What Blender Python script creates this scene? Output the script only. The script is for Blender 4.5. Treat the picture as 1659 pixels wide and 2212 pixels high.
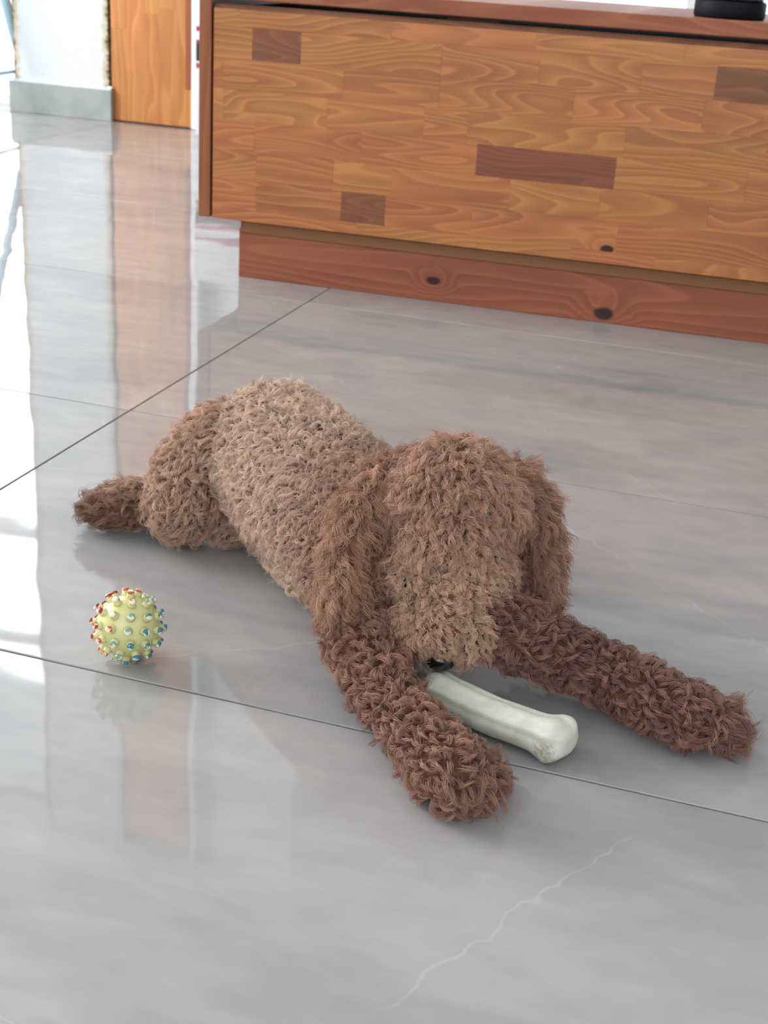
import bpy, bmesh, math, random
import numpy as np
from mathutils import Vector, Matrix

for o in list(bpy.data.objects):
    bpy.data.objects.remove(o)
SC = bpy.context.scene
COL = SC.collection

# ------------------------------------------------------------------ camera
CAM_H = 0.545
PITCH, ROLL, YAW = math.radians(22.857), math.radians(-3.660), math.radians(-16.327)
FPX, PCX, PCY = 2913.0, 829.5, 1106.0
fwd = np.array([math.sin(YAW)*math.cos(PITCH), math.cos(YAW)*math.cos(PITCH), -math.sin(PITCH)])
rgt = np.array([math.cos(YAW), -math.sin(YAW), 0.0])
dwn = np.cross(fwd, rgt)
rgt, dwn = rgt*math.cos(ROLL)+dwn*math.sin(ROLL), -rgt*math.sin(ROLL)+dwn*math.cos(ROLL)
CAM = np.array([0, 0, CAM_H])
cam = bpy.data.cameras.new('camera')
cam.sensor_fit = 'VERTICAL'; cam.sensor_height = 24.0; cam.sensor_width = 18.0
cam.lens = FPX/2212*24.0
cam.clip_start = 0.02; cam.clip_end = 60
cam.dof.use_dof = True; cam.dof.focus_distance = 1.05; cam.dof.aperture_fstop = 11.0
camo = bpy.data.objects.new('camera', cam); COL.objects.link(camo)
m = Matrix(((rgt[0], -dwn[0], -fwd[0], CAM[0]), (rgt[1], -dwn[1], -fwd[1], CAM[1]),
            (rgt[2], -dwn[2], -fwd[2], CAM[2]), (0, 0, 0, 1)))
camo.matrix_world = m
SC.camera = camo

def ray(x, y):
    return rgt*(x-PCX)/FPX + dwn*(y-PCY)/FPX + fwd
def at(x, y, z=0.0):                 # where the sight line through a photo pixel meets height z
    d = ray(x, y); return CAM + d*(z-CAM_H)/d[2]
def atd(x, y, depth):
    return CAM + ray(x, y)*depth

# ------------------------------------------------------------------ world, lights, exposure
SC.view_settings.view_transform = 'Standard'
SC.view_settings.look = 'None'
SC.view_settings.gamma = 1.0
SC.view_settings.use_curve_mapping = False
SC.view_settings.exposure = -0.66
w = bpy.data.worlds.new('sky'); SC.world = w; w.use_nodes = True
bg = w.node_tree.nodes['Background']
bg.inputs[0].default_value = (0.86, 0.95, 1.0, 1); bg.inputs[1].default_value = 4.0

def area(name, loc, direction, sx, sy, power, col):
    l = bpy.data.lights.new(name, 'AREA'); l.shape = 'RECTANGLE'; l.size = sx; l.size_y = sy
    l.energy = power; l.color = col
    o = bpy.data.objects.new(name, l); COL.objects.link(o)
    o.location = loc; o.rotation_euler = Vector(direction).to_track_quat('-Z', 'Y').to_euler()
    return o
WIN_X0, WIN_X1, WIN_Z0, WIN_Z1 = -1.30, 1.50, 0.22, 1.20
area('daylight_window', ((WIN_X0+WIN_X1)/2, 4.25, (WIN_Z0+WIN_Z1)/2), (0, -1, 0), WIN_X1-WIN_X0, WIN_Z1-WIN_Z0, 26, (0.90, 0.96, 1.0))
area('daylight_balcony', (-3.05, 4.75, 1.35), (0.15, -1, -0.1), 1.4, 2.5, 110, (0.88, 0.96, 1.0))
area('daylight_left', (-3.88, 1.4, 1.55), (1, 0, -0.05), 2.4, 1.8, 200, (0.97, 0.98, 1.0))
area('daylight_room', (0.2, -2.3, 1.55), (0, 1, -0.05), 3.0, 1.6, 34, (1.0, 0.97, 0.96))
SC.cycles.max_bounces = 5; SC.cycles.diffuse_bounces = 3; SC.cycles.glossy_bounces = 2; SC.cycles.transmission_bounces = 2
SC.cycles.use_light_tree = False; w.cycles.sampling_method = 'NONE'
SC.cycles.adaptive_threshold = 0.05
SC.cycles.caustics_reflective = False; SC.cycles.caustics_refractive = False

# ------------------------------------------------------------------ helpers
def srgb(r, g, b):
    f = lambda c: (c/255/12.92) if c/255 <= 0.04045 else ((c/255+0.055)/1.055)**2.4
    return (f(r), f(g), f(b), 1.0)
def link(o, parent=None):
    COL.objects.link(o)
    if parent is not None: o.parent = parent
    return o
def empty(name, loc=(0, 0, 0), rz=0.0):
    o = bpy.data.objects.new(name, None); o.location = loc; o.rotation_euler = (0, 0, rz); o.empty_display_size = 0.05
    return link(o)
def tag(o, label, cat, group=None):
    o['label'] = label; o['category'] = cat
    if group: o['group'] = group
    return o
def struct(o, label=None):
    o['kind'] = 'structure'
    if label: o['label'] = label
    return o
def mesh_obj(name, bm, mat, parent=None, smooth=False):
    me = bpy.data.meshes.new(name); bm.normal_update(); bm.to_mesh(me); bm.free()
    if mat: me.materials.append(mat)
    if smooth:
        for p in me.polygons: p.use_smooth = True
    return link(bpy.data.objects.new(name, me), parent)
def bm_box(bm, x0, x1, y0, y1, z0, z1, bev=0.0, seg=1):
    b2 = bmesh.new()
    bmesh.ops.create_cube(b2, size=1.0)
    for v in b2.verts:
        v.co = Vector((x0+(v.co.x+.5)*(x1-x0), y0+(v.co.y+.5)*(y1-y0), z0+(v.co.z+.5)*(z1-z0)))
    if bev > 0:
        bmesh.ops.bevel(b2, geom=list(b2.edges), offset=bev, segments=seg, affect='EDGES', profile=0.5)
    tmp = bpy.data.meshes.new('t'); b2.to_mesh(tmp); b2.free(); bm.from_mesh(tmp); bpy.data.meshes.remove(tmp)
    return bm
def box(name, x0, x1, y0, y1, z0, z1, mat, parent=None, bev=0.0, seg=1):
    return mesh_obj(name, bm_box(bmesh.new(), x0, x1, y0, y1, z0, z1, bev, seg), mat, parent)
def bm_lathe(bm, prof, n=24, center=(0, 0, 0)):
    c = Vector(center); rings = []
    for r, z in prof:
        rings.append([bm.verts.new(c+Vector((r*math.cos(2*math.pi*i/n), r*math.sin(2*math.pi*i/n), z))) for i in range(n)])
    for a, b in zip(rings, rings[1:]):
        for i in range(n): bm.faces.new((a[i], a[(i+1) % n], b[(i+1) % n], b[i]))
    bm.faces.new(list(reversed(rings[0]))); bm.faces.new(rings[-1])
    return bm
def bm_tube(bm, pts, r, n=10):
    pts = [Vector(p) for p in pts]; rings = []
    for i, p in enumerate(pts):
        t = (pts[min(i+1, len(pts)-1)]-pts[max(i-1, 0)]).normalized()
        a = t.cross(Vector((0, 0, 1)) if abs(t.z) < .9 else Vector((1, 0, 0))).normalized(); b = t.cross(a)
        rr = r[i] if isinstance(r, (list, tuple)) else r
        rings.append([bm.verts.new(p+a*rr*math.cos(2*math.pi*k/n)+b*rr*math.sin(2*math.pi*k/n)) for k in range(n)])
    for a, b in zip(rings, rings[1:]):
        for k in range(n): bm.faces.new((a[k], a[(k+1) % n], b[(k+1) % n], b[k]))
    bm.faces.new(list(reversed(rings[0]))); bm.faces.new(rings[-1])
    bmesh.ops.recalc_face_normals(bm, faces=bm.faces[:])
    return bm

# ------------------------------------------------------------------ materials
class NT:
    def __init__(s, name):
        s.mat = bpy.data.materials.new(name); s.mat.use_nodes = True
        s.t = s.mat.node_tree; s.p = s.t.nodes['Principled BSDF']; s.out = s.t.nodes['Material Output']
    def n(s, typ, **kw):
        nd = s.t.nodes.new(typ)
        for k, v in kw.items():
            if k in nd.inputs.keys() if isinstance(k, str) else False: s.set(nd.inputs[k], v)
            else: setattr(nd, k, v)
        return nd
    def set(s, inp, v):
        if isinstance(v, bpy.types.NodeSocket): s.t.links.new(v, inp)
        else: inp.default_value = v
    def math(s, op, a, b=None, c=None):
        nd = s.t.nodes.new('ShaderNodeMath'); nd.operation = op
        s.set(nd.inputs[0], a)
        if b is not None: s.set(nd.inputs[1], b)
        if c is not None: s.set(nd.inputs[2], c)
        return nd.outputs[0]
    def vec(s, op, a, b=None):
        nd = s.t.nodes.new('ShaderNodeVectorMath'); nd.operation = op
        s.set(nd.inputs[0], a)
        if b is not None: s.set(nd.inputs[1], b)
        return nd.outputs['Value'] if op in ('LENGTH', 'DISTANCE') else nd.outputs[0]
    def noise(s, v, scale, detail=2.0, rough=0.5, dist=0.0):
        nd = s.t.nodes.new('ShaderNodeTexNoise'); s.set(nd.inputs['Vector'], v)
        nd.inputs['Scale'].default_value = scale; nd.inputs['Detail'].default_value = detail
        nd.inputs['Roughness'].default_value = rough; nd.inputs['Distortion'].default_value = dist
        return nd.outputs['Fac']
    def ramp(s, f, stops):
        nd = s.t.nodes.new('ShaderNodeValToRGB'); e = nd.color_ramp.elements
        while len(e) < len(stops): e.new(0.5)
        for el, (p, c) in zip(e, stops):
            el.position = p; el.color = c if len(c) == 4 else (*c, 1)
        s.set(nd.inputs[0], f); return nd.outputs[0]
    def mix(s, f, a, b, blend='MIX'):
        nd = s.t.nodes.new('ShaderNodeMix'); nd.data_type = 'RGBA'; nd.blend_type = blend
        s.set(nd.inputs[0], f); s.set(nd.inputs[6], a); s.set(nd.inputs[7], b); return nd.outputs[2]
    def maprange(s, v, a, b, c=0.0, d=1.0, smooth=True):
        nd = s.t.nodes.new('ShaderNodeMapRange'); nd.interpolation_type = 'SMOOTHSTEP' if smooth else 'LINEAR'
        s.set(nd.inputs[0], v)
        for i, q in enumerate((a, b, c, d)): nd.inputs[i+1].default_value = q
        return nd.outputs[0]
    def objco(s): return s.t.nodes.new('ShaderNodeTexCoord').outputs['Object']
    def rnd(s): return s.t.nodes.new('ShaderNodeObjectInfo').outputs['Random']
    def bump(s, h, strength, dist):
        nd = s.t.nodes.new('ShaderNodeBump'); nd.inputs['Strength'].default_value = strength
        nd.inputs['Distance'].default_value = dist; s.set(nd.inputs['Height'], h)
        s.t.links.new(nd.outputs[0], s.p.inputs['Normal'])
    def base(s, c): s.set(s.p.inputs['Base Color'], c)
    def rough(s, r): s.set(s.p.inputs['Roughness'], r)
    def spec(s, v): s.p.inputs['Specular IOR Level'].default_value = v

def plain(name, col, rough=0.6, spec=0.4):
    k = NT(name); k.base(col); k.rough(rough); k.spec(spec); return k.mat

def scale_c(c, f): return (c[0]*f, c[1]*f, c[2]*f, 1)

def wood(name, light, dark, axis='x', rings=9.0, knots=(), rough=0.38, var=0.25, fine=0.5, ringscale=1.0, seed=0.0):
    """Stained pine: contour lines of a stretched noise make the growth rings; every stave gets its own cut."""
    k = NT(name); co = k.objco()
    sep = k.t.nodes.new('ShaderNodeSeparateXYZ'); k.set(sep.inputs[0], co)
    along, across = (sep.outputs[0], sep.outputs[2]) if axis == 'x' else (sep.outputs[2], sep.outputs[0])
    r = k.rnd()
    off = k.math('MULTIPLY_ADD', r, 57.0, seed)
    cmb = k.t.nodes.new('ShaderNodeCombineXYZ')
    k.set(cmb.inputs[0], k.math('MULTIPLY', along, 3.2*ringscale)); k.set(cmb.inputs[1], k.math('MULTIPLY', across, 20.0*ringscale)); k.set(cmb.inputs[2], off)
    n1 = k.noise(cmb.outputs[0], 1.0, 1.0, 0.40, 0.2)
    ph = k.math('MULTIPLY_ADD', across, 36.0, k.math('MULTIPLY', n1, rings))
    kn = None
    for (kx, kz, kr) in knots:
        c3 = k.t.nodes.new('ShaderNodeCombineXYZ')
        k.set(c3.inputs[0], k.math('MULTIPLY', k.math('SUBTRACT', along, kx), 0.62)); k.set(c3.inputs[1], k.math('SUBTRACT', across, kz))
        wob = k.noise(co, 60.0, 2.0)
        d = k.math('MULTIPLY', k.vec('LENGTH', c3.outputs[0]), k.math('MULTIPLY_ADD', wob, 0.5, 0.75))
        ph = k.math('ADD', ph, k.maprange(d, kr*4.5, kr*0.2, 0.0, 2.6))
        m1 = k.maprange(d, kr*1.25, kr*0.75)
        kn = m1 if kn is None else k.math('MAXIMUM', kn, m1)
    s = k.math('FRACT', ph)
    band = k.ramp(s, [(0.0, (0, 0, 0)), (0.22, (0.45,)*3), (0.75, (0.80,)*3), (0.9, (0.75,)*3), (1.0, (0, 0, 0))])
    cm2 = k.t.nodes.new('ShaderNodeCombineXYZ')
    k.set(cm2.inputs[0], k.math('MULTIPLY', along, 14.0)); k.set(cm2.inputs[1], k.math('MULTIPLY', across, 420.0)); k.set(cm2.inputs[2], off)
    fib = k.noise(cm2.outputs[0], 1.0, 2.0, 0.6)
    cm3 = k.t.nodes.new('ShaderNodeCombineXYZ')
    k.set(cm3.inputs[0], k.math('MULTIPLY', along, 3.0)); k.set(cm3.inputs[1], k.math('MULTIPLY', across, 14.0)); k.set(cm3.inputs[2], k.math('ADD', off, 9.0))
    big = k.noise(cm3.outputs[0], 1.0, 2.0, 0.5)
    f = k.math('ADD', k.math('MULTIPLY', band, 0.70), k.math('ADD', k.math('MULTIPLY', k.math('SUBTRACT', fib, 0.5), fine), k.math('MULTIPLY', k.math('SUBTRACT', big, 0.56), 1.0)))
    col = k.mix(k.maprange(f, 0.0, 1.0, smooth=False), light, dark)
    val = k.math('MULTIPLY_ADD', k.math('FRACT', k.math('MULTIPLY', r, 7.31)), var, 1.0-var*0.55)
    hs = k.t.nodes.new('ShaderNodeHueSaturation'); k.set(hs.inputs['Value'], val); k.set(hs.inputs['Color'], col)
    k.set(hs.inputs['Hue'], k.math('MULTIPLY_ADD', k.math('FRACT', k.math('MULTIPLY', r, 3.17)), 0.014, 0.493))
    col = hs.outputs[0]
    if kn is not None: col = k.mix(kn, col, srgb(52, 26, 28))
    k.base(col); k.rough(k.math('MULTIPLY_ADD', band, 0.08, rough)); k.spec(0.4)
    return k.mat

# --- porcelain floor tile
def floor_mat():
    k = NT('polished_porcelain'); co = k.objco(); r = k.rnd()
    sh = k.t.nodes.new('ShaderNodeCombineXYZ'); k.set(sh.inputs[0], k.math('MULTIPLY', r, 41.0)); k.set(sh.inputs[1], k.math('MULTIPLY', r, 17.0))
    v = k.vec('ADD', co, sh.outputs[0])
    st = k.vec('MULTIPLY', v, (1.0, 2.2, 1.0))
    big = k.noise(st, 2.6, 3.0, 0.6, 0.6)
    mid = k.noise(st, 17.0, 2.0, 0.65)
    tone = k.math('ADD', k.math('MULTIPLY', big, 0.7), k.math('MULTIPLY', mid, 0.3))
    c = k.ramp(tone, [(0.30, srgb(144, 142, 142)), (0.5, srgb(161, 157, 156)), (0.70, srgb(176, 171, 168))])
    # thin pale veins: contour lines of warped noise, broken up by the same mottling
    wrp = k.math('MULTIPLY', k.math('SUBTRACT', k.noise(v, 30.0, 1.0, 0.7), 0.5), 0.010)
    wv_ = k.t.nodes.new('ShaderNodeCombineXYZ'); k.set(wv_.inputs[0], k.math('MULTIPLY', wrp, 2.2)); k.set(wv_.inputs[1], k.math('MULTIPLY', k.math('SUBTRACT', mid, 0.5), 0.03))
    vo = k.t.nodes.new('ShaderNodeTexVoronoi'); vo.voronoi_dimensions = '2D'; vo.feature = 'DISTANCE_TO_EDGE'; vo.inputs['Scale'].default_value = 2.3
    k.set(vo.inputs['Vector'], k.vec('ADD', k.vec('MULTIPLY', v, (0.75, 1.2, 1.0)), wv_.outputs[0]))
    crack = k.maprange(vo.outputs['Distance'], 0.0034, 0.0)
    gate = k.maprange(big, 0.42, 0.60)
    c = k.mix(k.math('MULTIPLY', k.math('MULTIPLY', crack, gate), 0.24), c, srgb(208, 203, 199))
    c = k.mix(k.math('MULTIPLY', k.math('MULTIPLY', crack, k.maprange(big, 0.44, 0.36)), 0.16), c, srgb(90, 86, 85))
    k.base(c); k.rough(0.035); k.p.inputs['IOR'].default_value = 1.56; k.spec(0.5)
    # polished but never quite flat
    tc = k.t.nodes.new('ShaderNodeNewGeometry').outputs['Position']
    wav = k.noise(k.vec('MULTIPLY', tc, (1.0, 1.0, 1.0)), 7.0, 1.0, 0.4)
    k.bump(wav, 0.30, 0.0022)
    return k.mat
M_floor = floor_mat()
M_grout = plain('grout', srgb(104, 100, 98), 0.9)

def plaster(name, col, dirty=False, hx=0.158):
    k = NT(name); co = k.objco()
    n = k.noise(co, 26.0, 3.0 if dirty else 1.0, 0.6); n2 = k.noise(co, 5.0, 1.0)
    c = k.mix(k.math('MULTIPLY', n2, 0.25), col, scale_c(col, 0.86))
    if dirty:   # chipped, rust-brown unpainted edges along both corners of the pillar
        sep = k.t.nodes.new('ShaderNodeSeparateXYZ'); k.set(sep.inputs[0], co)
        ax = k.math('ABSOLUTE', sep.outputs[0])
        e = k.math('ADD', ax, k.math('MULTIPLY', k.math('SUBTRACT', k.noise(co, 38.0, 4.0, 0.7), 0.5), 0.05))
        c = k.mix(k.math('MULTIPLY', k.maprange(e, hx-0.028, hx-0.004), 0.75), c, srgb(196, 170, 130))
        c = k.mix(k.maprange(e, hx-0.006, hx+0.003), c, srgb(112, 84, 52))
    k.base(c); k.rough(0.85); k.spec(0.2)
    if dirty: k.bump(n, 0.5, 0.006)
    return k.mat
M_wall = plaster('white_plaster', srgb(232, 234, 233))
M_pillar = plaster('pillar_plaster', srgb(226, 231, 232), True)
M_ceil = plain('ceiling_paint', srgb(226, 228, 228), 0.9, 0.2)
def skirt_mat():
    k = NT('skirting_porcelain'); n = k.noise(k.objco(), 12.0, 4.0, 0.6)
    k.base(k.ramp(n, [(0.3, srgb(150, 156, 152)), (0.7, srgb(178, 182, 178))])); k.rough(0.3); return k.mat
M_skirt = skirt_mat()
M_white = plain('white_paint', srgb(238, 236, 236), 0.4)
M_alu = plain('pale_aluminium', srgb(205, 214, 220), 0.35)
M_dark = plain('dark_interior', srgb(26, 16, 18), 0.8, 0.1)

# ------------------------------------------------------------------ floor
X0, X1, Y0, Y1 = -3.9, 2.4, -2.2, 5.2
flo = struct(box('floor', X0, X1, Y0, Y1, -0.05, -0.0012, M_grout), 'grey polished porcelain tile floor with pale veins')
xs = [-3.268-0.63, -3.268, -2.008, -0.7445, 0.518, 1.78, 2.4]
ys = [-2.2, -1.585, -0.98, -0.376, 0.228, 0.832, 1.409, 2.019, 2.631, 3.243, 3.855, 4.46, 5.2]
G = 0.0011
for i in range(len(xs)-1):
    for j in range(len(ys)-1):
        cxm, cym = (xs[i]+xs[i+1])/2, (ys[j]+ys[j+1])/2
        hx, hy = (xs[i+1]-xs[i])/2-G, (ys[j+1]-ys[j])/2-G
        t = box('floor_tile', -hx, hx, -hy, hy, -0.01, 0.0, M_floor, None, 0.0006)
        t.location = (cxm, cym, 0); t.parent = flo

# ------------------------------------------------------------------ room shell
ZC = 2.66
struct(box('ceiling', X0, X1, Y0, 4.1, ZC, ZC+0.1, M_ceil), 'white ceiling')
struct(box('wall_right', X1, X1+0.1, Y0, Y1, 0, ZC, M_wall), 'white wall')
bm = bmesh.new()
for q in ((Y0, 0.15, 0, ZC), (2.65, 3.2, 0, ZC), (0.15, 2.65, 0, 0.6), (0.15, 2.65, 2.5, ZC)):
    bm_box(bm, X0-0.1, X0, q[0], q[1], q[2], q[3])
struct(mesh_obj('wall_left', bm, M_wall), 'white wall')
# pillar between the balcony opening and the wooden door
pil = struct(box('wall_pillar', -0.160, 0.160, 0, 0.22, 0, ZC, M_pillar), 'narrow rough white plastered pillar with rust-brown chipped edges')
pil.location = (-2.206, 3.772, 0)
sk = struct(box('baseboard_back', -2.380, -2.033, 3.757, 3.7715, 0.0, 0.091, M_skirt, None, 0.0012), 'grey porcelain skirting tile at the foot of the plastered pillar')
gr = NT('skirting_mortar'); gr.base(srgb(226, 230, 228)); gr.rough(0.9); gr.bump(gr.noise(gr.objco(), 90.0, 3.0), 0.6, 0.004)
bm = bmesh.new()
pts = [(-2.378+0.343*i/30, 0.0905+0.0035*abs(math.sin(i*1.7)+0.4*math.sin(i*4.1))) for i in range(31)]
for a, b in zip(pts, pts[1:]):
    vs = [bm.verts.new((a[0], 3.7580, 0.090)), bm.verts.new((b[0], 3.7580, 0.090)), bm.verts.new((b[0], 3.7725, 0.091+ (b[1]-0.0905)*2+0.004)), bm.verts.new((a[0], 3.7725, 0.091+(a[1]-0.0905)*2+0.004))]
    bm.faces.new(vs)
bmesh.ops.remove_doubles(bm, verts=bm.verts[:], dist=1e-5)
mesh_obj('mortar_bead', bm, gr.mat, sk)

# wooden door to the right of the pillar
M_door = wood('honey_pine', srgb(214, 146, 80), srgb(172, 102, 52), 'z', 5.0, (), 0.42, 0.22, 0.35, 0.7)
M_doorcore = plain('door_core', srgb(120, 70, 40), 0.6)
DZ = 2.62
door = struct(box('door_1', -2.042, -1.778, 3.790, 3.826, 0.004, DZ, M_doorcore), 'honey-coloured wooden door of glued pine staves')
rd = random.Random(4)
nx = 5; wx = (2.0405-1.7795)/nx
for c in range(nx):
    z = 0.004-rd.uniform(0.0, 0.3)
    while z < DZ:
        L = rd.uniform(0.3, 0.62); a, b = max(z, 0.004), min(z+L, DZ)
        if b-a > 0.02:
            s = box('stave', -wx/2+0.0001, wx/2-0.0001, -0.006, 0.006, -(b-a)/2+.0001, (b-a)/2-.0001, M_door, None, 0.0001)
            s.location = (-2.0405+wx*(c+.5), 3.7845, (a+b)/2); s.parent = door
        z += L
box('edge_strip', -1.796, -1.779, 3.772, 3.7785, 0.115, DZ, plain('edge_wood', srgb(148, 84, 48), 0.5), door, 0.001)

struct(box('trim_1', -1.778, -1.752, 3.772, 3.83, 0, ZC, M_white, None, 0.002), 'white door jamb beside the honey-coloured wooden door')
# back wall around the low window behind the cabinet
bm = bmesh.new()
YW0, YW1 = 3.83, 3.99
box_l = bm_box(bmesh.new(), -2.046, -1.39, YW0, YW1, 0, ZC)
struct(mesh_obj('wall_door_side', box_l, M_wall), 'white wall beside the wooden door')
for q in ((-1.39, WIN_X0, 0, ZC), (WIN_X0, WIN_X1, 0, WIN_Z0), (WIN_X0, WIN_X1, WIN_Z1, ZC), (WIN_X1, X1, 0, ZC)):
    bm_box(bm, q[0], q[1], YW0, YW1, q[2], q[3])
struct(mesh_obj('wall_back', bm, plaster('shade_grey_plaster', srgb(176, 172, 172))), 'wall behind the wooden cabinet, its backlit shade put into the grey colour')  # shade of the backlit wall put into its colour, for the floor reflection
def frame(name, x0, x1, z0, z1, y, mull, mat, wd=0.045, dp=0.05, rail=()):
    bm = bmesh.new()
    bm_box(bm, x0, x1, y, y+dp, z0, z0+wd); bm_box(bm, x0, x1, y, y+dp, z1-wd, z1)
    bm_box(bm, x0, x0+wd, y, y+dp, z0+wd, z1-wd); bm_box(bm, x1-wd, x1, y, y+dp, z0+wd, z1-wd)
    for q in mull: bm_box(bm, q-wd/2, q+wd/2, y, y+dp, z0+wd, z1-wd)
    for q in rail: bm_box(bm, x0+wd, x1-wd, y+0.002, y+dp-0.002, q-wd/2, q+wd/2)
    return struct(mesh_obj(name, bm, mat))
kg = NT('clear_glass'); tr = kg.t.nodes.new('ShaderNodeBsdfTransparent'); gl = kg.t.nodes.new('ShaderNodeBsdfGlossy')
gl.inputs['Roughness'].default_value = 0.02; mx = kg.t.nodes.new('ShaderNodeMixShader'); mx.inputs[0].default_value = 0.06
kg.t.links.new(tr.outputs[0], mx.inputs[1]); kg.t.links.new(gl.outputs[0], mx.inputs[2]); kg.t.links.new(mx.outputs[0], kg.out.inputs[0])
M_glass = kg.mat
w1 = frame('window_1', WIN_X0, WIN_X1, WIN_Z0, WIN_Z1, 3.88, (-0.37, 0.57), M_white)
w1['label'] = 'low wide window letting daylight in behind the cabinet'
for a, b in ((WIN_X0+.045, -0.3925), (-0.3475, 0.5475), (0.5925, WIN_X1-.045)):
    box('pane', a, b, 3.902, 3.906, WIN_Z0+.045, WIN_Z1-.045, M_glass, w1)
# balcony opening left of the pillar
w2 = frame('window_2', -3.70, -2.368, 0.0, ZC, 3.90, (-3.03,), M_white, 0.03, 0.05, (1.50, 1.97))
w2['label'] = 'tall white framed glass balcony door left of the pillar'
for a, b in ((-3.67, -3.045), (-3.015, -2.398)):
    for z0, z1 in ((0.03, 1.485), (1.515, 1.955), (1.985, ZC-0.03)):
        box('pane', a, b, 3.922, 3.926, z0, z1, M_glass, w2)
bm = bmesh.new(); bm_box(bm, X0, -3.70, 3.2, 3.99, 0, ZC)
struct(mesh_obj('wall_side', bm, M_wall), 'white wall')
# wall behind the photographer with its window
bm = bmesh.new()
for q in ((X0, -1.4, 0, ZC), (1.8, X1, 0, ZC), (-1.4, 1.8, 0, 0.7), (-1.4, 1.8, 2.4, ZC)):
    bm_box(bm, q[0], q[1], Y0-0.1, Y0, q[2], q[3])
struct(mesh_obj('wall_front', bm, M_wall), 'white wall')

# ------------------------------------------------------------------ wooden cabinet
CO = at(515, 597); CR = at(1659, 743); ang = math.atan2(CR[1]-CO[1], CR[0]-CO[0])
cab = tag(empty('low_cabinet', (CO[0], CO[1], 0), ang), 'low orange-brown pine cabinet with a wide stave-panel drawer front', 'cabinet')
W_L = srgb(190, 125, 74); W_D = srgb(132, 74, 49)
M_stave = wood('stained_pine', W_L, W_D, 'x', 17.0, (), 0.40, 0.10, 0.45, 0.8)
M_stave_dark = wood('stained_pine_dark', srgb(144, 88, 60), srgb(104, 60, 46), 'x', 17.0, (), 0.40, 0.12, 0.45, 0.8)
M_red = wood('red_brown_pine', srgb(160, 90, 66), srgb(114, 57, 44), 'x', 9.0, ((0.345, 0.0345, 0.0070), (0.63, 0.015, 0.010)), 0.42, 0.1, 0.5, 0.55, 3.0)
M_board = wood('top_board_pine', srgb(160, 100, 66), srgb(124, 70, 46), 'x', 9.0, (), 0.55, 0.1)
M_strip = plain('olive_strip', srgb(138, 92, 56), 0.5)
M_side = wood('side_pine', srgb(148, 92, 54), srgb(110, 62, 38), 'z', 5.0, (), 0.4, 0.1)
CW = 1.62; CD = 0.40; DF = -0.020    # width, depth, drawer front plane
box('plinth', 0, CW-0.12, 0, CD-0.06, 0.0, 0.084, M_red, cab, 0.001)
box('plinth_strip', 0.004, CW-0.124, -0.004, 0.002, 0.0775, 0.0965, M_strip, cab, 0.0008)
box('carcass', -0.040, CW-0.07, 0.012, CD-0.02, 0.0975, 0.4335, M_dark, cab)
box('side_panel', -0.0665, -0.0455, DF-0.001, CD, 0.1005, 0.4465, M_side, cab, 0.001)
box('side_panel', CW-0.066, CW-0.045, DF-0.001, CD, 0.1005, 0.4465, M_side, cab, 0.001)
box('top_board', -0.0665, CW-0.045, DF+0.003, CD, 0.4480, 0.4705, M_board, cab, 0.0015)
box('divider', 0.335, 0.415, DF+0.027, DF+0.04, 0.434, 0.4470, plain('divider_wood', srgb(92, 70, 58), 0.7), cab)
dr = box('drawer', -0.0415, CW-0.072, DF+0.006, 0.010, 0.1005, 0.4325, M_board, cab, 0.0006)
dr['label'] = 'wide drawer front of glued pine staves'
bm = bmesh.new()
pr = [(DF+0.0005, 0.4333), (DF+0.010, 0.4412), (DF+0.022, 0.4412), (DF+0.022, 0.4333)]
ea = [bm.verts.new((-0.0415, y, z)) for y, z in pr]; eb = [bm.verts.new((CW-0.072, y, z)) for y, z in pr]
for i in range(4): bm.faces.new((ea[i], eb[i], eb[(i+1) % 4], ea[(i+1) % 4]))
bm.faces.new(ea); bm.faces.new(eb); bmesh.ops.recalc_face_normals(bm, faces=bm.faces[:])
mesh_obj('finger_pull', bm, wood('pull_pine', srgb(132, 84, 64), srgb(92, 56, 46), 'x', 9.0, (), 0.42, 0.1), dr)
def cabx(x, y):                      # photo pixel -> position along the drawer front
    n = np.array([math.sin(ang), -math.cos(ang), 0]); u = np.array([math.cos(ang), math.sin(ang), 0])
    p0 = CO+n*(-DF); d = ray(x, y); p = CAM+d*np.dot(p0-CAM, n)/np.dot(d, n); return float(np.dot(p-CO, u)), float(p[2])
zt = 0.4335
rows = [zt, zt-0.0265]
for i in range(6): rows.append(rows[-1]-0.0480)
rows.append(0.1000)
joints = [  # photo pixels of the butt joints, row by row (y only sets the sight line)
 [(520, 35), (846, 60), (1160, 85), (1480, 110)],
 [(545, 90), (650, 100), (954, 130), (1165, 150), (1385, 170), (1545, 185)],
 [(482, 150), (742, 170), (950, 185), (1240, 215), (1520, 240)],
 [(482, 230), (706, 250), (915, 265), (1010, 275), (1350, 300)],
 [(550, 290), (780, 310), (1030, 335), (1330, 365)],
 [(553, 370), (720, 385), (845, 395), (1100, 420), (1295, 440), (1530, 460)],
 [(553, 430), (737, 440), (832, 445), (1018, 465), (1335, 500)],
 [(770, 490), (1030, 530), (1230, 560), (1410, 590)]]
dark = {(1, 1), (4, 3), (6, 2), (1, 6)}
rs = random.Random(11)
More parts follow.
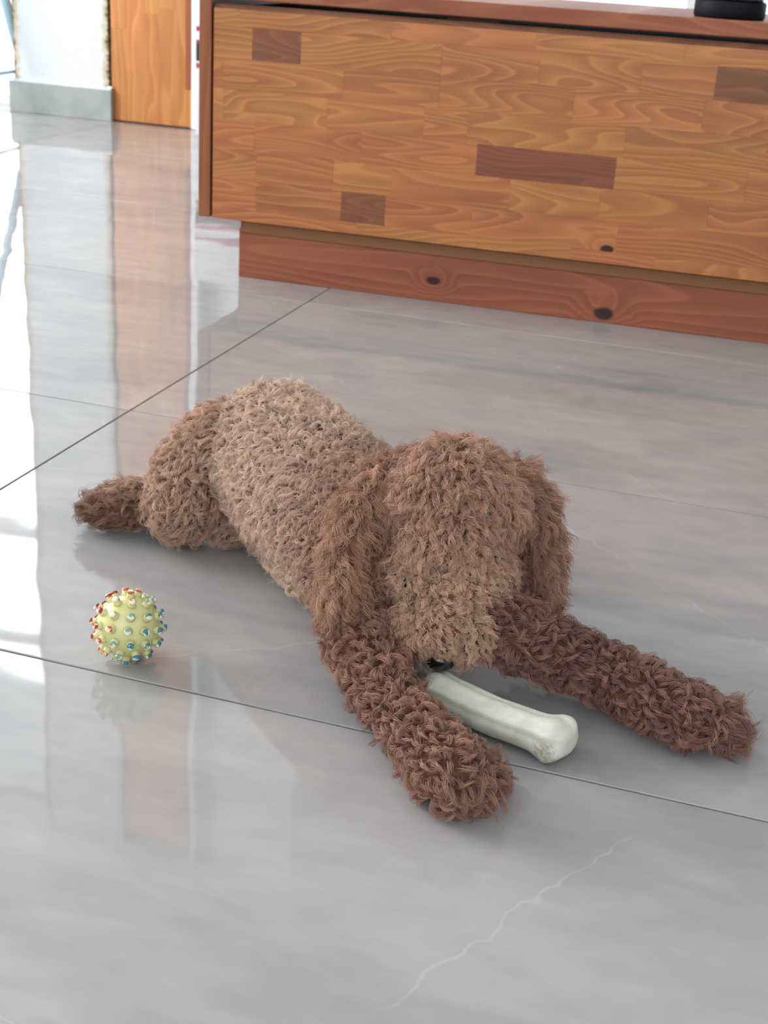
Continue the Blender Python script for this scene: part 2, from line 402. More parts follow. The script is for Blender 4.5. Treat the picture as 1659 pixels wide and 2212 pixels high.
for r in range(8):
    xj = [-0.0415]+[cabx(*p)[0] for p in joints[r]]
    while xj[-1] < CW-0.30: xj.append(xj[-1]+rs.uniform(0.18, 0.36))
    xj.append(CW-0.072)
    z1, z0 = rows[r], rows[r+1]
    for c in range(len(xj)-1):
        a, b = xj[c], xj[c+1]
        mt = M_stave_dark if (r, c) in dark else M_stave
        if r == 6 and c == 4:
            kx, kz = cabx(1311, 538); kx -= (a+b)/2; kz -= (z0+z1)/2
            mt = wood('stained_pine_knot', W_L, W_D, 'x', 14.0, ((kx, kz, 0.0066),), 0.40, 0.1, 0.45, 0.8)
        g = 0.00005
        s = box('stave', -(b-a)/2+g, (b-a)/2-g, -0.007, 0.007, -(z1-z0)/2+g, (z1-z0)/2-g, mt, None, 0.0001)
        s.location = ((a+b)/2, DF+0.007, (z0+z1)/2); s.parent = dr

# ------------------------------------------------------------------ black round stand on the cabinet top
M_black = plain('black_plastic', srgb(10, 13, 24), 0.6, 0.2)
fx0, _ = cabx(1462, 22); fx1, _ = cabx(1611, 30)
u = np.array([math.cos(ang), math.sin(ang), 0]); nn = np.array([-math.sin(ang), math.cos(ang), 0])
sp = CO+u*((fx0+fx1)/2*1.03)+nn*0.072
std = tag(empty('display_stand', (sp[0], sp[1], 0.4705), ang), 'round black stand with a dark bar standing on the cabinet top', 'stand')
bm = bm_lathe(bmesh.new(), [(0.0505, 0.0), (0.053, 0.003), (0.053, 0.022), (0.051, 0.025)], 40)
mesh_obj('foot', bm, M_black, std, True)
bm = bm_lathe(bmesh.new(), [(0.047, 0.0255), (0.049, 0.027), (0.049, 0.032), (0.018, 0.037), (0.016, 0.070)], 40)
mesh_obj('neck', bm, plain('black_gloss', srgb(8, 10, 14), 0.15), std, False)
box('bar', -0.30, 0.46, -0.012, 0.016, 0.036, 0.075, M_black, std, 0.002)

# ------------------------------------------------------------------ white carton behind the cabinet
bx = at(422.5, 292)
kc = NT('printed_carton'); co = kc.objco(); sep = kc.t.nodes.new('ShaderNodeSeparateXYZ'); kc.set(sep.inputs[0], co)
z = sep.outputs[2]
def band(a, b): return kc.math('MULTIPLY', kc.math('GREATER_THAN', z, a), kc.math('LESS_THAN', z, b))
c = kc.mix(band(0.285, 0.298), srgb(226, 226, 230), srgb(150, 40, 80)); c = kc.mix(band(0.252, 0.262), c, srgb(150, 40, 70))
c = kc.mix(band(0.205, 0.252), c, srgb(28, 20, 16)); c = kc.mix(band(0.186, 0.200), c, srgb(170, 70, 80))
kc.base(c); kc.rough(0.5)
car = box('carton', 0, 0.16, 0, 0.10, 0, 0.42, kc.mat, None, 0.001)
car.location = (bx[0], bx[1], 0); tag(car, 'white carton with red and black print behind the cabinet', 'carton')

# ------------------------------------------------------------------ clothes rack with towel by the balcony door
rk = tag(empty('clothes_rack', (-2.72, 3.62, 0)), 'pale metal clothes rack at the balcony door left of the pillar', 'clothes rack')
M_tube = plain('rack_tube', srgb(168, 204, 222), 0.35)
for i, (dy) in enumerate((0.0, 0.22)):
    mesh_obj('leg', bm_tube(bmesh.new(), [(0.345, dy, 0.115), (0.26, dy, 0.42), (0.10, dy, 0.95)], 0.016), M_tube, rk, True)
    mesh_obj('leg', bm_tube(bmesh.new(), [(-0.42, dy, 0.01), (-0.20, dy, 0.5), (0.06, dy, 0.95)], 0.009), M_tube, rk, True)
for i in range(4):
    x = -0.14+0.08*i*1.3
    mesh_obj('rail', bm_tube(bmesh.new(), [(x, -0.01, 0.93), (x, 0.23, 0.93)], 0.006), M_tube, rk, True)
mesh_obj('stretcher', bm_tube(bmesh.new(), [(0.28, 0.0, 0.345), (-0.28, 0.0, 0.32)], 0.006), M_tube, rk, True)
mesh_obj('stretcher', bm_tube(bmesh.new(), [(0.345, 0.0, 0.115), (0.345, 0.22, 0.115)], 0.006), M_tube, rk, True)
mesh_obj('foot', bm_tube(bmesh.new(), [(0.345, 0.0, 0.115), (0.36, 0.0, 0.0)], 0.010), M_tube, rk, True)
mesh_obj('foot', bm_tube(bmesh.new(), [(0.345, 0.22, 0.115), (0.36, 0.22, 0.0)], 0.010), M_tube, rk, True)

# ------------------------------------------------------------------ chew bone
def build_bone():
    L = Vector(at(936, 1473, 0.018)); R = Vector(at(1220, 1590, 0.020))
    ax = (R-L); ln = ax.length; ax.normalize(); up = Vector((0, 0, 1)); side = up.cross(ax).normalized(); up = ax.cross(side)
    bm = bmesh.new(); NS, NK = 60, 40; rings = []
    rb = random.Random(3)
    for i in range(NS+1):
        t = i/NS
        s = 0.5-0.5*math.cos(math.pi*t)
        e0 = math.exp(-((s-0.04)/0.085)**2); e1 = math.exp(-((s-0.945)/0.095)**2)
        hw = 0.0150+0.0045*e0+0.0070*e1; hh = 0.0138+0.0030*e0+0.0050*e1
        cap = min(1.0, math.sin(math.pi*min(max(t, 0.0), 1.0))**0.42*1.22) if 0 < t < 1 else 0.02
        bow = 0.006*math.sin(math.pi*s)
        c = L+ax*(ln*(s*1.10-0.05))+side*(-bow)
        ring = []
        for k in range(NK):
            a = 2*math.pi*k/NK
            lob = 1.0-0.22*(e0+e1)*max(0.0, math.cos(2*a+math.pi))*0.6      # notch between the two knuckles
            gro = 1.0-0.15*math.exp(-((math.atan2(math.sin(a-2.25), math.cos(a-2.25)))/0.22)**2)-0.13*math.exp(-((math.atan2(math.sin(a-1.25), math.cos(a-1.25)))/0.20)**2)-0.09*math.exp(-((math.atan2(math.sin(a-2.9), math.cos(a-2.9)))/0.2)**2)
            lump = 1.0+0.05*math.sin(5*a+9*s)*(e0+e1)+0.02*math.sin(3*a+17*s)
            ca, sa = math.cos(a), math.sin(a)
            sq = (abs(ca)**3+abs(sa)**3)**(-1/3.0)
            f = cap*lob*gro*lump*(0.5+0.5*sq)
            p = c+side*(ca*hw*f)+up*(sa*hh*f)
            p.z = max(p.z, 0.0012)
            ring.append(bm.verts.new(p))
        rings.append(ring)
    for a, b in zip(rings, rings[1:]):
        for k in range(NK): bm.faces.new((a[k], a[(k+1) % NK], b[(k+1) % NK], b[k]))
    bm.faces.new(list(reversed(rings[0]))); bm.faces.new(rings[-1])
    bmesh.ops.recalc_face_normals(bm, faces=bm.faces[:])
    k = NT('rawhide'); co = k.objco()
    n = k.noise(co, 70.0, 4.0, 0.6); n2 = k.noise(co, 24.0, 3.0, 0.5)
    c = k.ramp(n, [(0.3, srgb(206, 202, 186)), (0.7, srgb(230, 229, 216))])
    c = k.mix(k.math('MULTIPLY', k.maprange(n2, 0.55, 0.75), 0.35), c, srgb(206, 190, 160))
    spots = k.vec('DISTANCE', co, tuple(at(1178, 1622, 0.012)))
    c = k.mix(k.math('MULTIPLY', k.maprange(k.math('ADD', spots, k.math('MULTIPLY', k.noise(co, 260.0, 4.0, 0.7), 0.016)), 0.019, 0.012), 0.8), c, srgb(128, 118, 96))
    k.base(c); k.rough(0.62); k.p.inputs['Subsurface Weight'].default_value = 0.25; k.p.inputs['Subsurface Scale'].default_value = 0.006
    k.p.inputs['Subsurface Radius'].default_value = (1.0, 0.7, 0.4)
    k.bump(n, 0.35, 0.0015)
    zmin = min(v.co.z for v in bm.verts)
    for v in bm.verts: v.co.z += 0.0006-zmin
    o = mesh_obj('chew_bone', bm, k.mat, None, True)
    tag(o, 'off-white rawhide chew bone with knuckled ends lying between the front paws', 'bone')
build_bone()

# ------------------------------------------------------------------ spiky ball
def build_ball():
    R = 0.0250; KL = 0.0058
    c = at(277, 1352, R+KL-0.0006); c[2] = R+KL-0.0006
    root = tag(empty('spiky_ball', (c[0], c[1], 0)), 'translucent yellow-green rubber ball with red and blue tipped knobs on the floor', 'ball')
    k = NT('yellow_rubber'); n = k.noise(k.objco(), 60.0, 3.0, 0.5)
    k.base(k.ramp(n, [(0.3, srgb(216, 211, 138)), (0.7, srgb(226, 222, 164))])); k.rough(0.32)
    k.p.inputs['Subsurface Weight'].default_value = 0.7; k.p.inputs['Subsurface Scale'].default_value = 0.012; k.p.inputs['Subsurface Radius'].default_value = (1.0, 0.9, 0.35)
    M_y = k.mat
    bm = bmesh.new(); bmesh.ops.create_uvsphere(bm, u_segments=48, v_segments=28, radius=R)
    b = mesh_obj('shell', bm, M_y, root, True); b.location = (0, 0, c[2])
    def tipmat(name, col, seed):
        k = NT(name); co = k.objco(); r = k.rnd()
        off = k.t.nodes.new('ShaderNodeCombineXYZ'); k.set(off.inputs[0], k.math('MULTIPLY', r, 13.0)); off.inputs[1].default_value = seed
        v = k.vec('ADD', k.vec('MULTIPLY', co, (300.0, 300.0, 220.0)), off.outputs[0])
        sep = k.t.nodes.new('ShaderNodeSeparateXYZ'); k.set(sep.inputs[0], co)
        f = k.maprange(k.math('ADD', k.noise(v, 1.0, 2.0, 0.6), k.math('MULTIPLY', sep.outputs[0], 60.0)), 0.50, 0.56)
        k.base(k.mix(f, srgb(238, 228, 196), col)); k.rough(0.35); return k.mat
    reds = tipmat('red_tip', srgb(166, 36, 46), 1.0); blue = tipmat('blue_tip', srgb(56, 128, 150), 5.0)
    oran = tipmat('orange_tip', srgb(204, 96, 70), 9.0); teal = tipmat('teal_tip', srgb(120, 172, 160), 3.0)
    km = bm_lathe(bmesh.new(), [(0.0041, -0.0012), (0.0034, 0.0004), (0.0030, 0.0018), (0.0029, KL-0.0022)], 14)
    kme = bpy.data.meshes.new('knob'); km.to_mesh(kme); km.free(); kme.materials.append(M_y)
    tm = bm_lathe(bmesh.new(), [(0.00292, 0.0), (0.00292, 0.0014), (0.0026, 0.0020), (0.0018, 0.0024)], 14)
    tms = {}
    for nm, mt in (('r', reds), ('b', blue), ('o', oran), ('t', teal)):
        e = bpy.data.meshes.new('tip'); tm.to_mesh(e); e.materials.append(mt); tms[nm] = e
    for me in [kme]+list(tms.values()):
        for p in me.polygons: p.use_smooth = len(p.vertices) == 4
    tm.free()
    # rings of knobs about an axis tilted towards the camera
    toc = Vector(CAM-c).normalized(); rt = Vector(rgt); upv = -Vector(dwn)
    pole = (upv*0.97+toc*0.10+rt*0.10).normalized()
    e1 = pole.cross(toc).normalized(); e2 = pole.cross(e1)
    for (lat, num, ph) in ((78, 3, .2), (52, 8, .1), (26, 11, .35), (2, 12, .0), (-22, 12, .25), (-47, 9, .4), (-74, 4, .1)):
        for i in range(num):
            a = 2*math.pi*(i+ph)/num; la = math.radians(lat)
            d = (pole*math.sin(la)+(e1*math.cos(a)+e2*math.sin(a))*math.cos(la)).normalized()
            kb = bpy.data.objects.new('knob', kme); link(kb, root)
            kb.location = Vector((0, 0, c[2]))+d*R; q = d.to_track_quat('Z', 'X'); kb.rotation_mode = 'QUATERNION'; kb.rotation_quaternion = q
            sx, sy = d.dot(rt), d.dot(upv)
            sc = sx-0.55*sy
            key = 'r' if sc < -0.62 else ('o' if sc < -0.08 else ('t' if sc < 0.30 else 'b'))
            tp = bpy.data.objects.new('painted_tip', tms[key]); link(tp, kb); tp.location = (0, 0, KL-0.0024)
build_ball()

# ------------------------------------------------------------------ the poodle
def V3(a): return np.array(a, float)
HD = 1.0
Hc = at(980, 1130, 0.128)
hcam = (CAM-Hc)*np.array([1, 1, 0]); hcam /= np.linalg.norm(hcam)
zup = np.array([0, 0, 1.0])
hu = 0.50*hcam-0.866*zup           # occiput -> nose
hv = 0.866*hcam+0.50*zup           # brow side, towards the viewer
hs = np.cross(hu, hv)
if np.dot(hs, rgt) < 0: hs = -hs
hdep = float(np.dot(Hc-CAM, fwd))
def hp(s, u_, v_): return Hc+hs*s+hu*u_+hv*v_

# chain: region, list of (point, radius), flatten (axis, factor) or None
chains = [
 ('torso', [(at(548, 985, .082), .058), (at(600, 985, .088), .071), (at(690, 1070, .088), .071), (at(790, 1160, .086), .067), (at(850, 1190, .088), .056)], None),
 ('torso', [(at(800, 1140, .100), .055), (at(890, 1090, .125), .046), (hp(0, -.02, -.03), .042)], None),
 ('torso', [(at(600, 1120, .040), .036), (at(700, 1220, .040), .036)], None),
 ('hind_leg', [(at(490, 980, .085), .050), (at(425, 1030, .062), .042), (at(400, 1085, .046), .036)], None),
 ('hind_leg', [(at(390, 1085, .038), .026), (at(320, 1082, .030), .020), (at(255, 1088, .028), .019), (at(213, 1098, .023), .014)], None),
 ('hind_leg', [(at(600, 1070, .040), .030), (at(500, 1130, .026), .020)], None),
 ('front_leg_r', [(at(785, 1270, .058), .030), (at(772, 1360, .042), .027), (at(802, 1440, .034), .023), (at(868, 1545, .029), .0195), (at(938, 1625, .028), .0205), (at(980, 1668, .027), .023), (at(994, 1680, .025), .023)], None),
 ('front_leg_r', [(at(962, 1678, .020), .016), (at(944, 1684, .018), .015)], None),
 ('front_leg_r', [(at(1025, 1680, .022), .017), (at(1042, 1688, .018), .015)], None),
 ('front_leg_l', [(at(1000, 1270, .072), .034), (at(1110, 1365, .050), .027), (at(1200, 1410, .036), .0225), (at(1310, 1455, .031), .0205), (at(1420, 1515, .030), .020), (at(1490, 1546, .028), .0215), (at(1548, 1562, .022), .016)], None),
 ('ear_l', [(atd(1135, 1140, hdep+.040), .018), (atd(1142, 1270, hdep+.045), .018)], None),
 ('head', [(hp(0, -.020, -.005), .048), (hp(0, .012, -.002), .044), (hp(0, .045, -.004), .033), (hp(0, .070, .000), .026), (hp(0, .090, .002), .021)], None),
 ('head', [(hp(-.019, -.012, -.004), .038), (hp(.019, -.012, -.004), .038)], None),
 ('head', [(hp(-.018, .080, -.006), .0225), (hp(.018, .080, -.006), .0225)], None),
 ('head', [(hp(-.018, .036, -.006), .033), (hp(.018, .036, -.006), .033)], None),
 ('head', [(hp(-.017, .026, .022), .0165), (hp(.017, .026, .022), .0165)], None),
 ('head', [(hp(0, .074, .014), .019), (hp(0, .086, .010), .018)], None),
 ('head', [(hp(-.019, .084, .006), .0175), (hp(-.012, .084, .008), .017)], None),
 ('head', [(hp(.019, .084, .006), .0175), (hp(.012, .084, .008), .017)], None),
 ('ear_r', [(atd(828, 1045, hdep+.012), .018), (atd(772, 1110, hdep+.004), .021), (atd(745, 1200, hdep-.002), .022), (atd(738, 1272, hdep-.006), .023)], 0.55),
 ('ear_l', [(atd(1115, 1040, hdep+.018), .020), (atd(1160, 1100, hdep+.022), .020), (atd(1182, 1190, hdep+.024), .019), (atd(1184, 1268, hdep+.026), .016)], 0.55),
]
def build_dog_body():
    bm = bmesh.new()
    for reg, ch, flat in chains:
        for (p0, r0), (p1, r1) in zip(ch, ch[1:]):
            d = np.linalg.norm(np.array(p1)-p0); n = max(2, int(d/(0.35*min(r0, r1)))+1)
            for i in range(n+1):
                t = i/n; p = np.array(p0)*(1-t)+np.array(p1)*t; r = r0*(1-t)+r1*t
                mt = Matrix.Translation(Vector(p))
                if flat:   # ears: thin sideways
                    q = Vector(hs).to_track_quat('X', 'Z').to_matrix().to_4x4()
                    mt = mt @ q @ Matrix.Diagonal((flat, 1, 1, 1))
                bmesh.ops.create_icosphere(bm, subdivisions=2, radius=r, matrix=mt)
    me = bpy.data.meshes.new('raw'); bm.to_mesh(me); bm.free()
    raw = bpy.data.objects.new('raw', me); COL.objects.link(raw)
    md = raw.modifiers.new('r', 'REMESH'); md.mode = 'VOXEL'; md.voxel_size = 0.0036; md.use_smooth_shade = True
    sm = raw.modifiers.new('s', 'SMOOTH'); sm.factor = 0.5; sm.iterations = 9
    dg = bpy.context.evaluated_depsgraph_get(); ev = raw.evaluated_get(dg)
    out = bpy.data.meshes.new_from_object(ev)
    bpy.data.objects.remove(raw)
    n = len(out.vertices); co = np.empty(n*3, np.float32); out.vertices.foreach_get('co', co); co = co.reshape(-1, 3)
    co[:, 2] = np.maximum(co[:, 2], 0.004)
    out.vertices.foreach_set('co', co.ravel()); out.update()
    return out
base = at(700, 1150, 0)
dog = tag(empty('dog', (float(base[0]), float(base[1]), 0)), 'curly brown poodle lying on the grey floor, head bowed over the bone', 'dog')
def skin_mat():
    k = NT('dog_skin'); n = k.noise(k.objco(), 120.0, 3.0)
    k.base(k.ramp(n, [(0.3, srgb(92, 62, 50)), (0.7, srgb(114, 80, 65))])); k.rough(0.9); k.spec(0.1); return k.mat
body_me = build_dog_body(); body_me.materials.clear(); body_me.materials.append(skin_mat())
body = bpy.data.objects.new('body', body_me); link(body, dog); body.location = (-base[0], -base[1], 0)

def hair_mat():
    k = NT('poodle_hair')
    at_ = k.t.nodes.new('ShaderNodeAttribute'); at_.attribute_name = 'tint'
    k.base(at_.outputs['Color']); k.rough(0.36); k.spec(0.45)
    tl = k.t.nodes.new('ShaderNodeBsdfTranslucent'); k.set(tl.inputs[0], at_.outputs['Color'])
    mx = k.t.nodes.new('ShaderNodeMixShader'); mx.inputs[0].default_value = 0.14
    k.t.links.new(k.p.outputs[0], mx.inputs[1]); k.t.links.new(tl.outputs[0], mx.inputs[2]); k.t.links.new(mx.outputs[0], k.out.inputs[0])
    return k.mat
M_hair = hair_mat()

# surface samples with region and flow
def sample_body(me, seed=1):
    me.calc_loop_triangles()
    nt = len(me.loop_triangles); tri = np.empty(nt*3, np.int32); me.loop_triangles.foreach_get('vertices', tri); tri = tri.reshape(-1, 3)
    co = np.empty(len(me.vertices)*3, np.float32); me.vertices.foreach_get('co', co); co = co.reshape(-1, 3).astype(float)
    nr = np.empty(len(me.vertices)*3, np.float32); me.vertices.foreach_get('normal', nr); nr = nr.reshape(-1, 3).astype(float)
    a, b, c = co[tri[:, 0]], co[tri[:, 1]], co[tri[:, 2]]
    ar = 0.5*np.linalg.norm(np.cross(b-a, c-a), axis=1)
    rng = np.random.default_rng(seed); N = int(ar.sum()/(0.0013**2))
    idx = rng.choice(nt, N, p=ar/ar.sum()); u1, u2 = rng.random(N), rng.random(N); s = np.sqrt(u1)
    w0, w1, w2 = 1-s, s*(1-u2), s*u2
    P = a[idx]*w0[:, None]+b[idx]*w1[:, None]+c[idx]*w2[:, None]
    Nn = nr[tri[idx, 0]]*w0[:, None]+nr[tri[idx, 1]]*w1[:, None]+nr[tri[idx, 2]]*w2[:, None]
    Nn /= np.linalg.norm(Nn, axis=1)[:, None]+1e-9
    keep = (P[:, 2] > 0.006)
    return P[keep], Nn[keep]
def classify(P):
    best = np.full(len(P), 1e9); reg = np.zeros(len(P), int); flow = np.zeros_like(P); tpos = np.zeros(len(P))
    names = []
    for ci, (rname, ch, flat) in enumerate(chains):
        if rname not in names: names.append(rname)
        ri = names.index(rname)
        nseg = len(ch)-1
        for si, ((p0, r0), (p1, r1)) in enumerate(zip(ch, ch[1:])):
            p0, p1 = np.array(p0), np.array(p1); d = p1-p0; L2 = d@d
            t = np.clip(((P-p0)@d)/L2, 0, 1); q = p0+t[:, None]*d
            dist = np.linalg.norm(P-q, axis=1)-(r0*(1-t)+r1*t)*(0.7 if flat else 1)
            mk = dist < best
            best[mk] = dist[mk]; reg[mk] = ri; flow[mk] = d/math.sqrt(L2); tpos[mk] = (si+t[mk])/nseg
    return reg, flow, tpos, names
# length, lean0, total bend, wave amp, wave count, lock radius, strands, clump, spacing, tint
REG = {
 'torso':       dict(L=.0150, l0=.15, th=2.9, pw=1.2, wa=.0012, wk=1.0, lr=.0023, n=12, cl=.70, sp=.0028, rad=.00014, jit=.30, rf=.55, col=(216, 186, 166)),
 'hind_leg':    dict(L=.0185, l0=.30, th=2.8, pw=1.4, wa=.0020, wk=1.1, lr=.0033, n=16, cl=.76, sp=.0037, rad=.00016, jit=.2, rf=.5, col=(204, 168, 146)),
 'front_leg_r': dict(L=.0215, l0=.10, th=5.4, pw=1.9, wa=.0010, wk=.8, lr=.0031, n=22, cl=.80, sp=.0038, rad=.00015, jit=.14, rf=.7, col=(165, 123, 105)),
 'front_leg_l': dict(L=.0215, l0=.10, th=5.4, pw=1.9, wa=.0010, wk=.8, lr=.0031, n=22, cl=.80, sp=.0038, rad=.00015, jit=.14, rf=.7, col=(154, 114, 100)),
 'head':        dict(L=.0172, l0=.30, th=2.1, pw=1.3, wa=.0022, wk=1.2, lr=.0031, n=17, cl=.76, sp=.0028, rad=.00015, jit=.2, rf=.42, col=(198, 156, 134)),
 'ear_r':       dict(L=.0260, l0=1.05, th=0.6, pw=1.2, wa=.0032, wk=1.6, lr=.0034, n=18, cl=.8, sp=.0032, rad=.00016, jit=.16, rf=.3, col=(190, 146, 122)),
 'ear_l':       dict(L=.0240, l0=1.05, th=0.6, pw=1.2, wa=.0028, wk=1.4, lr=.0034, n=18, cl=.8, sp=.0032, rad=.00016, jit=.16, rf=.3, col=(174, 132, 112)),
}
def poisson(P, sp, rng):
    order = rng.permutation(len(P)); grid = {}; out = []; h = sp
    for i in order:
        p = P[i]; k = (int(p[0]//h), int(p[1]//h), int(p[2]//h)); ok = True
        for dx in (-1, 0, 1):
            for dy in (-1, 0, 1):
                for dz in (-1, 0, 1):
                    for q in grid.get((k[0]+dx, k[1]+dy, k[2]+dz), ()):
                        e = P[q]-p
                        if e[0]*e[0]+e[1]*e[1]+e[2]*e[2] < sp*sp: ok = False; break
                    if not ok: break
                if not ok: break
            if not ok: break
        if ok: grid.setdefault(k, []).append(i); out.append(i)
    return np.array(out)
SP, SN = sample_body(body_me); REGI, FLOW, TPOS, RN = classify(SP)
NP = 9
def build_fur(rname, objname, label):
    prm = REG[rname]; rng = np.random.default_rng(abs(hash(rname)) % 1000 if False else len(rname)*7+ord(rname[-1]))
    sel = np.where(REGI == RN.index(rname))[0]
    pick = sel[poisson(SP[sel], prm['sp'], rng)]
    P, N, Fl, T = SP[pick], SN[pick], FLOW[pick], TPOS[pick]
    n = len(pick)
    Fl = Fl.copy()
    Lm = np.ones(n); bend = np.full(n, prm['th']); lean = np.full(n, prm['l0']); col = np.tile(np.array(srgb(*prm['col'])[:3]), (n, 1)); wamp = np.full(n, prm['wa'])
    if rname == 'head':
        rel = P-Hc; uu, vv, ss = rel@hu, rel@hv, rel@hs
        # cap of hair falls outwards and down from the crown; the face is short and brushed to the nose
        out = hu*0.75-zup*0.35+hs*np.sign(ss)[:, None]*np.minimum(1.0, np.abs(ss)/.05)[:, None]*0.45
        Fl = out/np.linalg.norm(out, axis=1)[:, None]
        face = np.clip((uu-0.012)/0.03, 0, 1)*np.clip((vv+0.01)/0.02, 0, 1)
        Lm *= 1-0.40*face; bend = bend-0.5*face; lean = lean+0.05*face
        moust = np.clip((uu-0.06)/0.015, 0, 1)*np.clip((np.abs(ss)-0.008)/0.012, 0, 1); Lm *= 1+0.40*moust
        muz = np.clip((uu-0.055)/0.02, 0, 1); Lm *= 1-0.06*muz
        bridge = np.exp(-(ss/.010)**2)*np.clip((uu-0.03)/0.02, 0, 1); Lm *= 1-0.12*bridge
        for sg in (-1, 1):
            ed = np.linalg.norm(P-hp(sg*.031, .050, .016), axis=1); Lm *= 1-0.25*np.exp(-(ed/.008)**2)
        fc = np.array(srgb(222, 188, 160)[:3]); col = col*(1-0.62*face[:, None])+fc*0.62*face[:, None]
        nose = np.linalg.norm(P-hp(0, .110, .006), axis=1); Lm *= np.clip((nose-.002)/.012, .7, 1)
    if rname.startswith('front_leg'):
        up_ = np.clip((T-0.0)/0.28, 0, 1); bend = 2.2+(bend-2.2)*up_; Lm *= 0.78+0.22*up_
        toe = np.clip((T-0.90)/0.10, 0, 1); lft = 1.0 if rname.endswith('_l') else 0.3; bend -= 3.6*toe*lft; lean += 0.9*toe*lft; Lm *= 1+0.35*toe*lft
    if rname == 'hind_leg':
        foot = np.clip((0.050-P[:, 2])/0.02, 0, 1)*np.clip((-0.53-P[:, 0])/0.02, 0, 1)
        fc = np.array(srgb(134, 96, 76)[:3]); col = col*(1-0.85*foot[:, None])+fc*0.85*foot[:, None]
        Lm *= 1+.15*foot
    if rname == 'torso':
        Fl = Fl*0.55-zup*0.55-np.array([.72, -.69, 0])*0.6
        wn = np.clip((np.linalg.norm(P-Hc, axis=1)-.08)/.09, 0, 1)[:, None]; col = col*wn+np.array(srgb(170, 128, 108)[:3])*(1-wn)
    if rname.startswith('ear'):
        Fl = Fl*0.5-zup*0.9
    Fl = Fl-(Fl*N).sum(1)[:, None]*N
    Fl += rng.normal(0, 1, Fl.shape)*prm['rf']
    Fl = Fl-(Fl*N).sum(1)[:, None]*N
    Fl /= np.linalg.norm(Fl, axis=1)[:, None]+1e-9
    B = np.cross(N, Fl)
    L = prm['L']*Lm*rng.uniform(.75, 1.2, n)
    th = bend*rng.uniform(.55, 1.3, n); th0 = lean+rng.normal(0, .18, n)
    m = prm['n']; s = np.linspace(0, 1, NP)
    S = n*m
    ex = lambda a: np.repeat(a, m, axis=0)
    P, N, Fl, B = ex(P), ex(N), ex(Fl), ex(B)
    Ls = ex(L)*rng.uniform(.72, 1.08, S); ths = ex(th)+rng.normal(0, prm['jit'], S); th0s = ex(th0)+rng.normal(0, .10, S)
    ths = np.where(np.abs(ths) < .05, .05, ths)
    ra = rng.uniform(0, 2*math.pi, S); rr = prm['lr']*np.sqrt(rng.random(S))
    ox, oy = rr*np.cos(ra), rr*np.sin(ra)
    sm = (s[:-1]+s[1:])/2; ang_ = th0s[:, None]+ths[:, None]*sm[None]**prm['pw']; ds = Ls[:, None]/(NP-1)
    z0_ = np.zeros((S, 1))
    a_n = np.concatenate([z0_, np.cumsum(np.cos(ang_)*ds, 1)], 1); a_t = np.concatenate([z0_, np.cumsum(np.sin(ang_)*ds, 1)], 1)
    ph = ex(rng.uniform(0, 2*math.pi, n))+rng.normal(0, .25, S)
    dr_ = ex(rng.normal(0, .22, n))*Ls
    wv = ex(wamp)[:, None]*np.sin(2*math.pi*prm['wk']*s[None]+ph[:, None])*s[None]**0.6
    lat = wv+dr_[:, None]*s[None]
    wv2 = 0.6*ex(wamp)[:, None]*np.cos(2*math.pi*prm['wk']*s[None]+ph[:, None])*s[None]**0.6
    cl = 1-prm['cl']*s[None]**1.1
    pts = (P-N*0.0025)[:, None, :] + N[:, None, :]*(a_n+wv2)[..., None] + Fl[:, None, :]*(a_t+ox[:, None]*cl)[..., None] + B[:, None, :]*(lat+oy[:, None]*cl)[..., None]
    pts += rng.normal(0, .00022, pts.shape)*s[None, :, None]
    pts[..., 2] = np.maximum(pts[..., 2], 0.0008+0.0015*rng.random((S, 1)))
    tint = ex(col)*ex(rng.uniform(.70, 1.28, n))[:, None]*rng.uniform(.88, 1.13, S)[:, None]
    hc = bpy.data.hair_curves.new(objname)
    hc.add_curves([NP]*S)
    off = np.array([base[0], base[1], 0])
    hc.attributes['position'].data.foreach_set('vector', (pts-off).astype(np.float32).ravel())
    rad = np.tile(np.array([1, 1, 1, 1, .95, .88, .78, .6, .25])[:NP]*prm['rad'], S).astype(np.float32)
    ra_ = hc.attributes.get('radius') or hc.attributes.new('radius', 'FLOAT', 'POINT'); ra_.data.foreach_set('value', rad)
    ta = hc.attributes.new('tint', 'FLOAT_COLOR', 'CURVE')
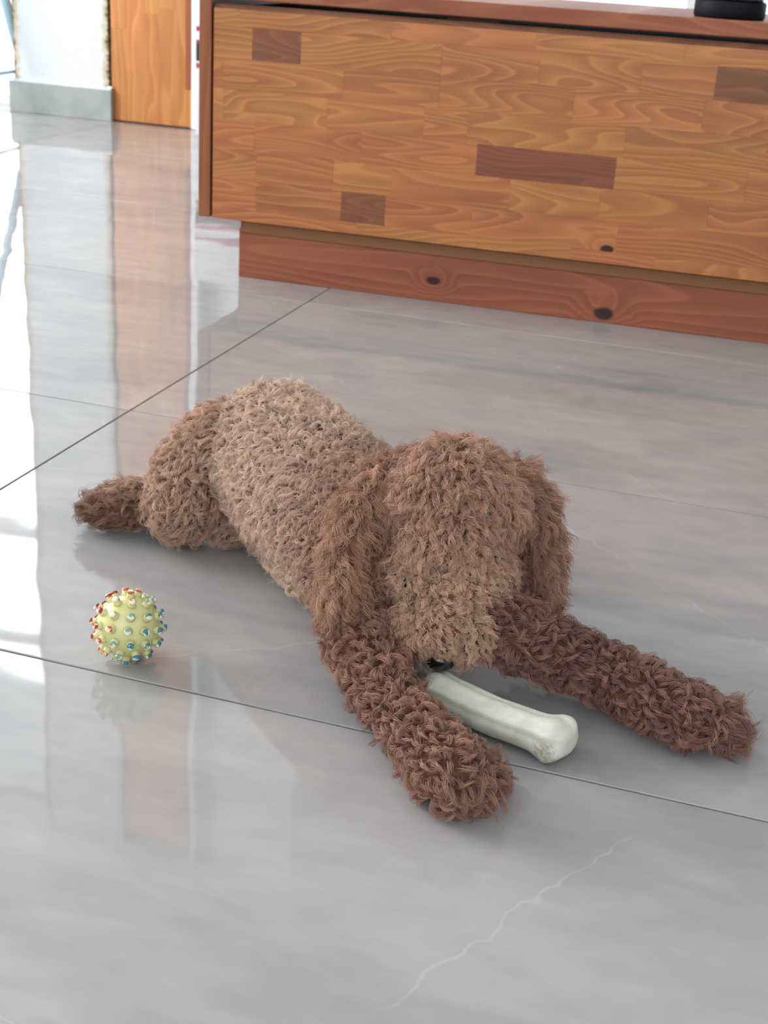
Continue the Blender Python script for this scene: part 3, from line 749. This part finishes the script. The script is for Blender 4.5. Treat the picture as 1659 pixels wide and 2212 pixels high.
    ta.data.foreach_set('color', np.concatenate([tint, np.ones((S, 1))], 1).astype(np.float32).ravel())
    hc.materials.append(M_hair)
    o = bpy.data.objects.new(objname, hc); link(o, dog); o['kind'] = 'stuff'
    if label: o['label'] = label
    print('FUR', rname, n, S)
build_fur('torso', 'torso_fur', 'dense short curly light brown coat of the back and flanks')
build_fur('head', 'head_fur', 'wavy brown hair of the topknot and face')
build_fur('ear_r', 'ear_fur', 'long wavy hair of the hanging ear beside the body')
build_fur('ear_l', 'ear_fur', 'long wavy hair of the hanging ear on the open floor side')
build_fur('front_leg_r', 'front_leg_fur', 'tight ringlets on the front leg beside the bone')
build_fur('front_leg_l', 'front_leg_fur', 'tight ringlets on the front leg stretched out to the side')
build_fur('hind_leg', 'hind_leg_fur', 'curly brown hair of the hind leg')

# nose
nb = bmesh.new(); bmesh.ops.create_uvsphere(nb, u_segments=28, v_segments=18, radius=1.0)
for v in nb.verts:
    x, y, zz = v.co
    pin = 1.0-0.16*max(0, -y)
    for sg in (-1, 1):
        d2 = ((x-sg*0.42)**2+(zz-(-0.05))**2)
        if y > 0: y -= 0.28*math.exp(-d2/0.035)*1.0
    v.co = Vector((x*pin, y, zz))
M_nose = plain('wet_black_nose', srgb(20, 18, 24), 0.18, 0.6)
nc = hp(-.001, .1082, .0045)
no = mesh_obj('nose', nb, M_nose, dog, True)
rm = Matrix((Vector(hs)*.0115, Vector(hu)*.0085, Vector(hv)*.0090)).transposed()
no.matrix_parent_inverse = Matrix.Identity(4)
no.matrix_local = Matrix.Translation(Vector(nc-np.array([base[0], base[1], 0]))) @ rm.to_4x4()
no['label'] = 'shiny black nose'

# eyes, half hidden in the hair
M_eye = plain('dark_eye', srgb(24, 14, 12), 0.12, 0.6)
for sg in (-1, 1):
    eb = bmesh.new(); bmesh.ops.create_uvsphere(eb, u_segments=16, v_segments=10, radius=0.0062)
    eo = mesh_obj('eye', eb, M_eye, dog, True)
    eo.location = Vector(hp(sg*.030, .050, .0125)-np.array([base[0], base[1], 0]))
